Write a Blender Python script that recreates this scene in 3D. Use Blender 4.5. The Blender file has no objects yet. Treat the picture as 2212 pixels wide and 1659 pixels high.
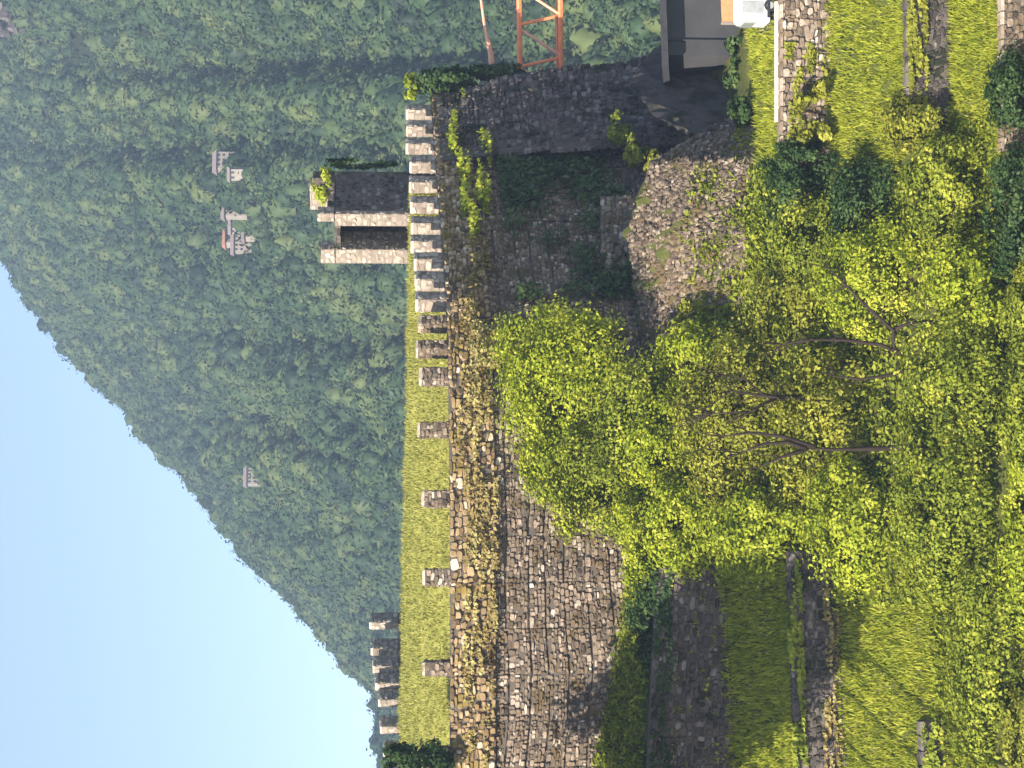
import bpy, math
import numpy as np
from mathutils import Vector, Matrix
R = math.radians
rng = np.random.default_rng(11)
S = bpy.context.scene

# ------------------------------------------------------------------ camera
# the photograph was taken with the phone on its side: world up is image left
PITCH = 4.24
FOC = 4128.0            # focal length in pixels of a 2212 px long frame
HU, HV = 829.5, 1106.0  # centre of the upright frame
cp, sp = math.cos(R(PITCH)), math.sin(R(PITCH))
cd = bpy.data.cameras.new('camera')
cam = bpy.data.objects.new('camera', cd)
S.collection.objects.link(cam)
cd.sensor_width = 36.0
cd.lens = 18.0 / (HV / FOC)
cd.clip_start = 1.0
cd.clip_end = 20000.0
f = Vector((0, cp, -sp)); upv = Vector((0, sp, cp)); right = Vector((1, 0, 0))
# local x = -up, local y = right, local z = -forward
cam.matrix_world = Matrix(((-upv.x, right.x, -f.x, 0), (-upv.y, right.y, -f.y, 0), (-upv.z, right.z, -f.z, 0), (0, 0, 0, 1)))
S.camera = cam

# ------------------------------------------------------------------ light
SUN = Vector((-0.52, -0.66, 0.57)).normalized()      # direction towards the sun
W = bpy.data.worlds.new('World'); S.world = W; W.use_nodes = True
nt = W.node_tree; nt.nodes.clear()
sky = nt.nodes.new('ShaderNodeTexSky'); sky.sky_type = 'NISHITA'; sky.sun_disc = False
sky.sun_elevation = math.asin(SUN.z)
sky.sun_rotation = math.atan2(SUN.x, SUN.y)
sky.altitude = 300; sky.air_density = 1.0; sky.dust_density = 0.8; sky.ozone_density = 0.8
tcw = nt.nodes.new('ShaderNodeTexCoord'); vm = nt.nodes.new('ShaderNodeVectorMath'); vm.operation = 'ADD'
vm.inputs[1].default_value = (0, 0, 0.11)      # the true horizon lies lower: the valley drops away
nt.links.new(tcw.outputs['Generated'], vm.inputs[0]); nt.links.new(vm.outputs[0], sky.inputs[0])
bg = nt.nodes.new('ShaderNodeBackground'); bg.inputs[1].default_value = 0.108
wo = nt.nodes.new('ShaderNodeOutputWorld')
nt.links.new(sky.outputs[0], bg.inputs[0]); nt.links.new(bg.outputs[0], wo.inputs[0])
sl = bpy.data.lights.new('sun', 'SUN'); sl.energy = 4.8; sl.angle = R(0.5); sl.color = (1.0, 0.91, 0.78)
so = bpy.data.objects.new('sun', sl); S.collection.objects.link(so)
so.rotation_euler = SUN.to_track_quat('Z', 'Y').to_euler()
S.view_settings.view_transform = 'Standard'
S.view_settings.look = 'None'
S.view_settings.exposure = 1.27
S.view_settings.gamma = 1.0
S.cycles.max_bounces = 6
S.cycles.transparent_max_bounces = 6
S.cycles.volume_bounces = 0
S.cycles.use_denoising = True

# ------------------------------------------------------------------ helpers
def P(U, V, Y):
    """point at depth Y seen at (U, V) of the upright 1659 x 2212 frame"""
    a = (U - HU) / FOC; v = (HV - V) / FOC
    t = Y / (cp + v * sp)
    return np.array([a * t, Y, t * (v * cp - sp)])

def mesh(name, V, F, mats, parent=None, tint=None, mi=None, smooth=False):
    """V: n x 3, F: m x 4 (or list of polys); tint: per-vertex float attribute"""
    me = bpy.data.meshes.new(name)
    V = np.asarray(V, np.float32)
    if isinstance(F, np.ndarray):
        n, k = F.shape
        me.vertices.add(len(V)); me.vertices.foreach_set('co', V.ravel())
        me.loops.add(n * k); me.loops.foreach_set('vertex_index', F.astype(np.int32).ravel())
        me.polygons.add(n)
        me.polygons.foreach_set('loop_start', np.arange(0, n * k, k, dtype=np.int32))
        me.update(calc_edges=True)
    else:
        me.from_pydata([tuple(v) for v in V], [], [tuple(int(i) for i in p) for p in F])
    if mi is not None:
        me.polygons.foreach_set('material_index', np.asarray(mi, np.int32))
    if smooth:
        me.polygons.foreach_set('use_smooth', np.ones(len(me.polygons), bool))
    if tint is not None:
        at = me.attributes.new('tint', 'FLOAT', 'POINT')
        at.data.foreach_set('value', np.asarray(tint, np.float32))
    me.validate()
    for m in (mats if isinstance(mats, (list, tuple)) else [mats]):
        me.materials.append(m)
    o = bpy.data.objects.new(name, me)
    S.collection.objects.link(o)
    if parent is not None:
        o.parent = parent
        o.matrix_parent_inverse = Matrix.Translation(-Vector(parent.location))
    return o

def tag(o, label, cat, group=None, kind=None):
    if label: o['label'] = label
    if cat: o['category'] = cat
    if group: o['group'] = group
    if kind: o['kind'] = kind
    return o

def thing(name, loc, label, cat, group=None):
    o = bpy.data.objects.new(name, None)
    S.collection.objects.link(o)
    o.location = Vector(loc); o.empty_display_size = 0.3
    return tag(o, label, cat, group)

class MB:
    def __init__(s): s.v = []; s.f = []; s.t = []; s.m = []
    def add(s, V, F, tint=0.5, m=0):
        b = len(s.v); s.v += [tuple(x) for x in V]; s.f += [tuple(i + b for i in p) for p in F]
        s.t += [tint] * len(V); s.m += [m] * len(F)
    def box(s, c, e, rz=0.0, tint=0.5, m=0, taper=1.0):
        co, si = math.cos(rz), math.sin(rz); V = []
        for z in (-1, 1):
            k = 1.0 if z < 0 else taper
            for x, y in ((-1, -1), (1, -1), (1, 1), (-1, 1)):
                X, Y = x * e[0] / 2 * k, y * e[1] / 2 * k
                V.append((c[0] + X * co - Y * si, c[1] + X * si + Y * co, c[2] + z * e[2] / 2))
        s.add(V, [(3, 2, 1, 0), (4, 5, 6, 7), (0, 1, 5, 4), (1, 2, 6, 5), (2, 3, 7, 6), (3, 0, 4, 7)], tint, m)
    def tube(s, pts, rad, n=7, tint=0.5, m=0):
        pts = [Vector(p) for p in pts]; V = []; F = []
        for i, p in enumerate(pts):
            d = (pts[min(i + 1, len(pts) - 1)] - pts[max(i - 1, 0)]).normalized()
            a = d.cross(Vector((0.3, 0.2, 1.0)))
            if a.length < 1e-3: a = d.cross(Vector((1, 0, 0)))
            a.normalize(); b = d.cross(a)
            r = rad[i] if hasattr(rad, '__len__') else rad
            for k in range(n):
                w = 2 * math.pi * k / n
                V.append(p + (a * math.cos(w) + b * math.sin(w)) * r)
        for i in range(len(pts) - 1):
            for k in range(n):
                F.append((i * n + k, i * n + (k + 1) % n, (i + 1) * n + (k + 1) % n, (i + 1) * n + k))
        F.append(tuple(range(n - 1, -1, -1))); F.append(tuple((len(pts) - 1) * n + k for k in range(n)))
        s.add(V, F, tint, m)
    def build(s, name, mats, parent=None, smooth=False):
        return mesh(name, np.array(s.v), s.f, mats, parent, tint=s.t, mi=s.m, smooth=smooth)

# ------------------------------------------------------------------ materials
def mat_base(name):
    m = bpy.data.materials.new(name); m.use_nodes = True
    n = m.node_tree.nodes; l = m.node_tree.links
    b = n['Principled BSDF']; b.inputs['Roughness'].default_value = 0.9
    b.inputs['Specular IOR Level'].default_value = 0.2
    return m, n, l, b

def ramp(n, stops):
    r = n.new('ShaderNodeValToRGB')
    e = r.color_ramp.elements
    while len(e) < len(stops): e.new(0.5)
    for i, (p, c) in enumerate(stops):
        e[i].position = p; e[i].color = (*c, 1)
    return r

def noise(n, l, scale, detail=4, rough=0.6):
    tc = n.new('ShaderNodeNewGeometry'); t = n.new('ShaderNodeTexNoise')
    t.inputs['Scale'].default_value = scale; t.inputs['Detail'].default_value = detail
    t.inputs['Roughness'].default_value = rough
    l.new(tc.outputs['Position'], t.inputs['Vector'])
    return t

def m_tint(name, stops, nscale=2.0, namp=0.5, bump=0.0, rough=0.9, stain=None, bscale=14.0):
    """colour from the per-piece tint attribute shifted by noise"""
    m, n, l, b = mat_base(name)
    at = n.new('ShaderNodeAttribute'); at.attribute_name = 'tint'
    t = noise(n, l, nscale)
    a = n.new('ShaderNodeMath'); a.operation = 'MULTIPLY_ADD'
    l.new(t.outputs[0], a.inputs[0]); a.inputs[1].default_value = namp; a.inputs[2].default_value = -namp / 2
    s = n.new('ShaderNodeMath'); s.operation = 'ADD'; s.use_clamp = True
    l.new(at.outputs['Fac'], s.inputs[0]); l.new(a.outputs[0], s.inputs[1])
    r = ramp(n, stops); l.new(s.outputs[0], r.inputs[0])
    col = r.outputs[0]
    if stain:
        t2 = noise(n, l, stain[1], 5, 0.65); rr = ramp(n, [(stain[2], (0, 0, 0)), (stain[2] + 0.12, (1, 1, 1))])
        l.new(t2.outputs[0], rr.inputs[0])
        mx = n.new('ShaderNodeMixRGB'); l.new(rr.outputs[0], mx.inputs[0]); l.new(col, mx.inputs[1])
        mx.inputs[2].default_value = (*stain[0], 1); col = mx.outputs[0]
    l.new(col, b.inputs['Base Color']); b.inputs['Roughness'].default_value = rough
    if bump:
        t3 = noise(n, l, bscale, 5, 0.7); bp = n.new('ShaderNodeBump')
        bp.inputs['Strength'].default_value = bump; bp.inputs['Distance'].default_value = 0.08
        l.new(t3.outputs[0], bp.inputs['Height']); l.new(bp.outputs[0], b.inputs['Normal'])
    return m

def m_leaf(name, stops, nscale=0.7, namp=0.5, trans=0.35):
    m, n, l, b = mat_base(name)
    at = n.new('ShaderNodeAttribute'); at.attribute_name = 'tint'
    t = noise(n, l, nscale, 3)
    a = n.new('ShaderNodeMath'); a.operation = 'MULTIPLY_ADD'
    l.new(t.outputs[0], a.inputs[0]); a.inputs[1].default_value = namp; a.inputs[2].default_value = -namp / 2
    s = n.new('ShaderNodeMath'); s.operation = 'ADD'; s.use_clamp = True
    l.new(at.outputs['Fac'], s.inputs[0]); l.new(a.outputs[0], s.inputs[1])
    r = ramp(n, stops); l.new(s.outputs[0], r.inputs[0])
    l.new(r.outputs[0], b.inputs['Base Color']); b.inputs['Roughness'].default_value = 0.6
    if trans:
        tr = n.new('ShaderNodeBsdfTranslucent'); l.new(r.outputs[0], tr.inputs[0])
        mx = n.new('ShaderNodeMixShader'); mx.inputs[0].default_value = trans
        l.new(b.outputs[0], mx.inputs[1]); l.new(tr.outputs[0], mx.inputs[2])
        l.new(mx.outputs[0], n['Material Output'].inputs[0])
    return m

M = {}
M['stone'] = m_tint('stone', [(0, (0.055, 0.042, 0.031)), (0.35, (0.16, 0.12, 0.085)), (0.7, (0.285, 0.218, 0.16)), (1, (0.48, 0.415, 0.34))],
                    6.0, 0.8, 0.6, stain=((0.115, 0.08, 0.038), 0.55, 0.52))
M['ochre_stone'] = m_tint('ochre_stone', [(0, (0.06, 0.035, 0.02)), (0.4, (0.22, 0.15, 0.075)), (0.75, (0.40, 0.29, 0.17)), (1, (0.60, 0.50, 0.38))],
                          2.5, 0.5, 0.5, stain=((0.20, 0.145, 0.035), 0.8, 0.5))
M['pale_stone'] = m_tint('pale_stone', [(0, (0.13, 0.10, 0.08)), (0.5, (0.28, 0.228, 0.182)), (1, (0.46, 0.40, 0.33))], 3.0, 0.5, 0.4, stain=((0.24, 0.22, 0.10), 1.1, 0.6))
M['grey_stone'] = m_tint('grey_stone', [(0, (0.035, 0.03, 0.028)), (0.5, (0.10, 0.083, 0.075)), (1, (0.24, 0.205, 0.185))], 2.0, 0.5, 0.6, stain=((0.022, 0.026, 0.014), 0.6, 0.5))  # grey and dark stain also carry painted shade on the shaded masonry
M['pale_mortar'] = m_tint('pale_mortar', [(0, (0.14, 0.11, 0.09)), (1, (0.30, 0.25, 0.20))], 4.0, 0.6, 0.3)
M['mortar'] = m_tint('mortar', [(0, (0.07, 0.058, 0.048)), (1, (0.15, 0.125, 0.10))], 4.0, 0.6, 0.3)
M['leaf_bright'] = m_leaf('leaf_bright', [(0, (0.11, 0.15, 0.012)), (0.4, (0.30, 0.36, 0.024)), (0.75, (0.46, 0.50, 0.045)), (1, (0.59, 0.58, 0.09))], trans=0.45)
M['leaf_mid'] = m_leaf('leaf_mid', [(0, (0.055, 0.08, 0.010)), (0.5, (0.245, 0.295, 0.026)), (1, (0.48, 0.485, 0.065))], trans=0.42)
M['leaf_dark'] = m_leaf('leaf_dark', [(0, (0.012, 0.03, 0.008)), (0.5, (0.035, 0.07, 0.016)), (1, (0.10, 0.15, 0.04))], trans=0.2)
M['leaf_olive'] = m_leaf('leaf_olive', [(0, (0.08, 0.085, 0.012)), (0.5, (0.26, 0.275, 0.028)), (1, (0.47, 0.46, 0.07))], trans=0.42)
M['leaf_ochre'] = m_leaf('leaf_ochre', [(0, (0.10, 0.065, 0.018)), (0.5, (0.27, 0.205, 0.07)), (1, (0.45, 0.40, 0.15))], trans=0.2)
M['leaf_forest'] = m_leaf('leaf_forest', [(0, (0.012, 0.027, 0.014)), (0.5, (0.034, 0.064, 0.023)), (1, (0.085, 0.11, 0.035))], nscale=0.016, namp=1.3, trans=0.0)
M['bark'] = m_tint('bark', [(0, (0.012, 0.009, 0.007)), (1, (0.05, 0.036, 0.028))], 3, 0.8, 0.3)
M['grass'] = m_leaf('grass_blades', [(0, (0.10, 0.14, 0.012)), (0.5, (0.31, 0.345, 0.026)), (1, (0.48, 0.47, 0.06))], nscale=0.5, namp=0.7, trans=0.3)
M['dry_grass'] = m_leaf('dry_grass_blades', [(0, (0.13, 0.14, 0.03)), (0.5, (0.28, 0.275, 0.06)), (1, (0.42, 0.39, 0.11))], nscale=0.4, namp=0.6, trans=0.25)
def m_ground(name, stops, scale, bump):
    m, n, l, b = mat_base(name)
    t = noise(n, l, scale, 8, 0.65); r = ramp(n, stops)
    l.new(t.outputs[0], r.inputs[0]); l.new(r.outputs[0], b.inputs['Base Color'])
    t3 = noise(n, l, scale * 6, 5, 0.7); bp = n.new('ShaderNodeBump')
    bp.inputs['Strength'].default_value = bump; bp.inputs['Distance'].default_value = 0.2
    l.new(t3.outputs[0], bp.inputs['Height']); l.new(bp.outputs[0], b.inputs['Normal'])
    return m
M['ground'] = m_ground('ground', [(0.3, (0.03, 0.036, 0.010)), (0.5, (0.075, 0.085, 0.018)), (0.7, (0.13, 0.11, 0.04))], 0.5, 0.5)
M['meadow'] = m_ground('meadow', [(0.3, (0.18, 0.18, 0.03)), (0.55, (0.27, 0.26, 0.05)), (0.7, (0.34, 0.31, 0.08))], 0.4, 0.4)
M['hill'] = m_ground('hill', [(0.3, (0.012, 0.02, 0.009)), (0.7, (0.028, 0.038, 0.016))], 0.03, 0.2)
M['asphalt'] = m_ground('asphalt', [(0.3, (0.04, 0.04, 0.042)), (0.7, (0.07, 0.068, 0.066))], 1.5, 0.2)
def m_plain(name, c, rough=0.6, metal=0.0, var=0.12, scale=3.0):
    m, n, l, b = mat_base(name)
    t = noise(n, l, scale, 6, 0.7)
    r = ramp(n, [(0.3, tuple(x * (1 - var) for x in c)), (0.7, tuple(min(1, x * (1 + var)) for x in c))])
    l.new(t.outputs[0], r.inputs[0]); l.new(r.outputs[0], b.inputs['Base Color'])
    b.inputs['Roughness'].default_value = rough; b.inputs['Metallic'].default_value = metal
    b.inputs['Specular IOR Level'].default_value = 0.4
    return m
M['orange'] = m_plain('orange_paint', (0.82, 0.25, 0.11), 0.5, 0, 0.2, 1.5)
M['faded'] = m_plain('faded_orange_paint', (0.72, 0.36, 0.24), 0.6, 0, 0.2, 1.5)
M['white'] = m_plain('white_paint', (0.80, 0.80, 0.80), 0.3)
M['glass'] = m_plain('grey_glass', (0.28, 0.29, 0.30), 0.2, 0, 0.2)
M['black'] = m_plain('black_rubber', (0.02, 0.02, 0.022), 0.6)
M['plaster'] = m_plain('grey_plaster', (0.05, 0.05, 0.053), 0.9, 0, 0.25, 0.6)
M['slate'] = m_plain('dark_slate', (0.035, 0.035, 0.04), 0.7, 0, 0.3)
M['shutter'] = m_plain('orange_wood', (0.62, 0.30, 0.14), 0.6, 0, 0.2)
M['cream'] = m_plain('cream_plaster', (0.29, 0.25, 0.21), 0.9, 0, 0.15, 0.3)
M['greyroof'] = m_plain('grey_roof', (0.20, 0.16, 0.15), 0.8, 0, 0.2)
M['rust'] = m_plain('red_roof', (0.36, 0.16, 0.11), 0.8, 0, 0.2)
M['dark_hole'] = m_plain('window_glass_dark', (0.04, 0.045, 0.05), 0.2)
M['kerb'] = m_plain('kerb_stone', (0.55, 0.50, 0.42), 0.9, 0, 0.2, 2.0)

# ------------------------------------------------------------------ stone walls
OCT = np.array([(-1, -.55), (-.6, -1), (.6, -1), (1, -.55), (1, .55), (.6, 1), (-.6, 1), (-1, .55)])
SFACES = [tuple(range(8, 16))] + [(i, (i + 1) % 8, 8 + (i + 1) % 8, 8 + i) for i in range(8)]
def stones_on_quad(acc, o, u, v, n, W, H, cw=(0.3, 0.75), ch=(0.2, 0.38), prot=(0.03, 0.14), skip=0.0, bright=0.5, spread=0.35, ragged=None):
    """rubble stones (bevelled, irregular) on the rectangle o + a*u + b*v"""
    o, u, v, n = (np.asarray(x, float) for x in (o, u, v, n))
    b = 0.0
    while b < H - 0.08:
        h = min(rng.uniform(*ch), H - b)
        if H - b - h < 0.1: h = H - b
        a = -rng.uniform(0, 0.2)
        while a < W:
            w = rng.uniform(*cw) * (1.0 if rng.random() < 0.85 else 1.5)
            a0, a1 = max(a, 0), min(a + w, W); a += w
            if a1 - a0 < 0.1 or rng.random() < skip: continue
            if ragged is not None and rng.random() < ragged * (b / max(H, .1)): continue
            w_, h_ = (a1 - a0), h
            cx = (a0 + a1) / 2; cy = b + h / 2 + rng.uniform(-0.22, 0.22) * h
            sx = w_ / 2 * rng.uniform(0.85, 1.15); sy = h_ / 2 * rng.uniform(0.8, 1.4)
            ro = rng.normal(0, 0.13); cr_, sr_ = math.cos(ro), math.sin(ro)
            q = OCT * rng.uniform(0.82, 1.08, (8, 1)) * np.array([sx, sy])
            q = np.stack([q[:, 0] * cr_ - q[:, 1] * sr_ + cx, q[:, 0] * sr_ + q[:, 1] * cr_ + cy], 1)
            q[:, 0] = np.clip(q[:, 0], -0.02, W + 0.02); q[:, 1] = np.clip(q[:, 1], -0.02, H + 0.03)
            c = q.mean(0); p = rng.uniform(*prot)
            inn = c + (q - c) * rng.uniform(0.62, 0.85)
            tl = rng.normal(0, 0.12, 2)
            dz = p + (inn - c) @ tl + rng.uniform(-0.015, 0.015, 8)
            V0 = o + q[:, :1] * u + q[:, 1:] * v - n * 0.03
            V1 = o + inn[:, :1] * u + inn[:, 1:] * v + n * dz[:, None]
            t = np.clip(rng.normal(bright, spread * 0.6), 0, 1)
            if rng.random() < 0.03: t = 1.0
            acc.add(np.vstack([V0, V1]), SFACES, t, 0)
        b += h

def wall_run(acc, pts, tops, bots, thick, **kw):
    kw.setdefault('cw', (0.22, 0.6)); kw.setdefault('ch', (0.15, 0.32))
    """stone-faced wall along plan points (left to right as seen from the camera)"""
    pts = [np.array(p[:2], float) for p in pts]; nn = len(pts)
    nrm = []
    for i in range(nn):
        d = pts[min(i + 1, nn - 1)] - pts[max(i - 1, 0)]; d /= np.linalg.norm(d)
        nrm.append(np.array([d[1], -d[0]]))
    V = []; F = []
    for i in range(nn):
        bk = pts[i] - nrm[i] * thick
        V += [(*pts[i], bots[i]), (*pts[i], tops[i]), (*bk, tops[i]), (*bk, bots[i])]
    for i in range(nn - 1):
        a, b = 4 * i, 4 * i + 4
        F += [(a, b, b + 1, a + 1), (a + 1, b + 1, b + 2, a + 2), (a + 2, b + 2, b + 3, a + 3), (a + 3, b + 3, b, a)]
    F += [(0, 1, 2, 3), (4 * nn - 1, 4 * nn - 2, 4 * nn - 3, 4 * nn - 4)]
    acc.add(V, F, 0.4, 1)
    for i in range(nn - 1):
        d = pts[i + 1] - pts[i]; L = np.linalg.norm(d); d /= L
        n = np.array([d[1], -d[0], 0]); u = np.array([d[0], d[1], 0])
        zb = max(bots[i], bots[i + 1]); zt = min(tops[i], tops[i + 1])
        u2 = u.copy(); u2[2] = (tops[i + 1] - tops[i]) / L
        H = tops[i] - bots[i]
        # measure down from the top so that courses follow the coping
        stones_on_quad(acc, (*pts[i], tops[i] - min(H, kw.get('show', 99))), u2, (0, 0, 1), n, L, min(H, kw.get('show', 99)),
                       **{k: x for k, x in kw.items() if k != 'show'})
        if kw.get('show') is not None: pass

def rubble_block(acc, c, th, w, t, h, **kw):
    """free-standing block, centre of base c, heading th (its long side runs along th)"""
    c = np.asarray(c, float)
    d = np.array([math.cos(th), math.sin(th), 0]); n = np.array([math.sin(th), -math.cos(th), 0])
    acc.box((c[0], c[1], c[2] + h / 2), (w - 0.02, t - 0.02, h), th, 0.4, 1)
    z = np.array([0, 0, 1.0])
    for (o, u, nn, L) in ((c - d * w / 2 + n * t / 2, d, n, w), (c + d * w / 2 + n * t / 2, -n, d, t),
                          (c + d * w / 2 - n * t / 2, -d, -n, w), (c - d * w / 2 - n * t / 2, n, -d, t)):
        stones_on_quad(acc, o, u, z, nn, L, h, **kw)
    # irregular coping stones
    top = c + z * h
    k = max(1, int(w / 0.45))
    for i in range(k):
        cc = top + d * ((i + 0.5) / k - 0.5) * w
        acc.box((cc[0], cc[1], cc[2] + 0.05), (w / k * 0.94, t * 1.06, 0.12 + rng.uniform(0, 0.1)), th + rng.uniform(-.04, .04), 0.85 + rng.uniform(-.15, .15), 0, 0.9)

# ------------------------------------------------------------------ terrain (one sheet of terraces)
KU = np.array([-300, -100, 0, 430, 700, 950, 1150, 1310, 1400, 1500, 1659, 1950.])
rows = [
 # (V, Y) at each KU
 [(1262,99.5),(1272,98.6),(1285,98.2),(1370,97.6),(1400,99.5),(1385,100.3),(1352,102),(1405,103),(1570,107.5),(1400,128),(1480,132),(1480,136)],
 [(1385,94.2),(1390,94),(1395,94),(1415,94.3),(1500,97),(1480,98.6),(1465,99.6),(1505,101.2),(1600,106.8),(1540,114),(1590,119),(1590,119)],
 [(1588,92.4),(1588,92.4),(1588,92.5),(1565,93),(1600,94),(1620,96.3),(1625,97.0),(1632,99.4),(1630,104.5),(1628,106),(1612,107),(1612,107)],
 [(1718,88.5),(1718,88.5),(1720,88.5),(1702,89),(1690,91),(1690,93),(1690,95.5),(1692,97),(1692,97),(1692,97),(1692,97),(1692,97)],
 [(1822,88.1),(1822,88.1),(1822,88.1),(1810,88.6),(1800,90.4),(1790,92.6),(1790,95.1),(1792,96.6),(1792,96.6),(1792,96.6),(1790,96.6),(1790,96.6)],
 [(1995,84.6),(1995,84.6),(1995,84.6),(1990,85),(1980,87),(1970,89),(1965,90),(1962,91),(1962,91),(1962,91),(1960,91),(1960,91)],
 [(2045,84.2),(2045,84.2),(2045,84.2),(2020,84.7),(2030,86.6),(2045,88.5),(2050,89.6),(2052,90.6),(2052,90.6),(2052,90.6),(2050,90.6),(2050,90.6)],
 [(2160,82),(2160,82),(2160,82),(2160,82.5),(2162,84),(2164,86),(2165,87),(2166,87.4),(2166,87.4),(2166,87.4),(2166,87.4),(2166,87.4)],
 [(2215,81.6),(2215,81.6),(2215,81.6),(2215,82.1),(2230,83.6),(2250,85.6),(2255,86.6),(2256,87),(2256,87),(2256,87),(2256,87),(2256,87)],
 [(2700,74)]*12,
 [(3600,62)]*12,
]
US = np.linspace(-300, 1950, 181)
def row_pts(r, us=US):
    V = np.interp(us, KU, [a for a, b in r]); Y = np.interp(us, KU, [b for a, b in r])
    return np.array([P(u, v, y) for u, v, y in zip(us, V, Y)])
SUB = [6, 6, 8, 3, 8, 2, 8, 2, 6, 4]
G = [row_pts(rows[0])]
for i in range(len(rows) - 1):
    A, B = row_pts(rows[i]), row_pts(rows[i + 1])
    for k in range(1, SUB[i] + 1):
        t = k / SUB[i]
        G.append(A * (1 - t) + B * t)
G = np.array(G)
behind = G[0].copy(); behind[:, 1] += 60; behind[:, 2] -= 30
far = behind.copy(); far[:, 1] += 60; far[:, 2] -= 12
jit = rng.normal(0, 0.09, G.shape[:2]); G[:, :, 2] += jit
ii, jj = np.meshgrid(np.arange(G.shape[0]), np.arange(G.shape[1]), indexing='ij')
und = np.sin(jj * 0.83 + ii * 0.5) * 0.25 + np.sin(jj * 0.37 - ii * 0.9 + 1) * 0.3 + np.sin(jj * 1.7 + ii * 1.3) * 0.15
G[:, :, 2] += und * np.where(ii < 11, 0.3, 0.12) * np.where(US[jj] > 600, 1, 0.4)
G = np.concatenate([far[None], behind[None], G])
def grid_faces(nr, nc):
    i = np.arange(nr - 1)[:, None] * nc + np.arange(nc - 1)[None]
    return np.stack([i, i + nc, i + nc + 1, i + 1], -1).reshape(-1, 4)
o = mesh('hillside', G.reshape(-1, 3), grid_faces(*G.shape[:2]), M['ground'], smooth=True)
tag(o, 'terraced castle hillside of grass and earth below the walls', 'hillside', kind='structure')

def terr(U, ri, t):
    """a point on the terrace surface: row ri to ri+1, fraction t"""
    a = row_pts(rows[ri], np.atleast_1d(U)); b = row_pts(rows[ri + 1], np.atleast_1d(U))
    t = np.atleast_1d(t)[:, None]
    return a * (1 - t) + b * t

# big plain to the horizon, under everything
zb = -75.0
o = mesh('valley_floor', np.array([(-1600, 20, zb), (2000, 20, zb), (2000, 2450, zb), (-1600, 2450, zb)]), np.array([[0, 1, 2, 3]]), M['hill'])
tag(o, 'dark green valley floor far below the castle hill', 'valley', kind='structure')

# ------------------------------------------------------------------ mountain with its forest
SILU = np.array([(-700, 930), (-300, 885), (-100, 862), (0, 850), (99, 838), (169, 816), (209, 770), (289, 714), (359, 648), (439, 572), (549, 470), (619, 422), (689, 348), (774, 284), (839, 216),
                 (924, 146), (1019, 74), (1094, 30), (1200, -80), (1400, -250), (1700, -450), (2300, -750), (3000, -900)], float)
def gully(u, t):
    return (np.sin(u * 0.0105 + 3.1 * t) * 0.5 + np.sin(u * 0.031 - 2.0 * t + 1.3) * 0.3 + np.sin(u * 0.006 + 9 * t) * 0.35)
def mount(u, t):
    """mountain flank: t 0 at its foot .. 1 on the ridge"""
    vs = np.interp(u, SILU[:, 0], SILU[:, 1])
    Yr = 820 + 0.22 * np.clip(u, -700, 3000)
    a = np.stack([P(x, 1560, 300.0) for x in u]); b = np.stack([P(x, v, y) for x, v, y in zip(u, vs, Yr)])
    tt = t[:, None]
    p = a * (1 - tt) + b * tt
    am = 16.0 * np.sin(np.pi * np.clip(t, 0, 1)) ** 0.5
    p[:, 2] += gully(u, t) * am * 0.5
    p[:, 1] += gully(u + 300, t) * am * 1.5
    return p
uu = np.linspace(-700, 3000, 150); tl = np.linspace(0, 1, 50)
MG = np.array([mount(uu, np.full_like(uu, t)) for t in tl])
back = MG[-1].copy(); back[:, 1] += 700; back[:, 2] = -70
MG = np.concatenate([MG, back[None]])
o = mesh('mountain', MG.reshape(-1, 3), grid_faces(*MG.shape[:2]), M['hill'], smooth=True)
tag(o, 'steep mountain flank behind the castle', 'mountain', kind='structure')

def crown_quads(C, Rr, H, nq, size):
    """dome shaped crowns of many leafy quads: C centres, Rr radii, H heights"""
    n = len(C)
    th = rng.uniform(0, 2 * np.pi, (n, nq)); ph = np.arccos(rng.uniform(-0.15, 1, (n, nq)))
    k = rng.uniform(0.75, 1.08, (n, nq))
    d = np.stack([np.sin(ph) * np.cos(th), np.sin(ph) * np.sin(th), np.cos(ph)], -1)
    pos = C[:, None] + d * np.stack([Rr, Rr, H], -1)[:, None] * k[..., None]
    pos = pos.reshape(-1, 3); nr = d.reshape(-1, 3) + rng.normal(0, 0.3, (n * nq, 3))
    sz = (np.repeat(size, nq) * rng.uniform(0.6, 1.3, n * nq))
    tn = np.clip(np.repeat(rng.normal(0.5, 0.26, n), nq) + rng.normal(0, 0.1, n * nq), 0, 1)
    return quads(pos, nr, sz, tn)

def quads(pos, nr, sz, tn, asp=0.6):
    nr = nr / np.linalg.norm(nr, axis=1, keepdims=True)
    r = rng.normal(0, 1, nr.shape); a = np.cross(nr, r); a /= np.linalg.norm(a, axis=1, keepdims=True)
    b = np.cross(nr, a)
    s = sz[:, None]
    bend = nr * s * 0.12
    V = np.stack([pos - a * s, pos - b * s * asp + bend, pos + a * s, pos + b * s * asp + bend], 1)
    return V.reshape(-1, 3), np.arange(len(pos) * 4).reshape(-1, 4), np.repeat(tn, 4)

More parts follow.
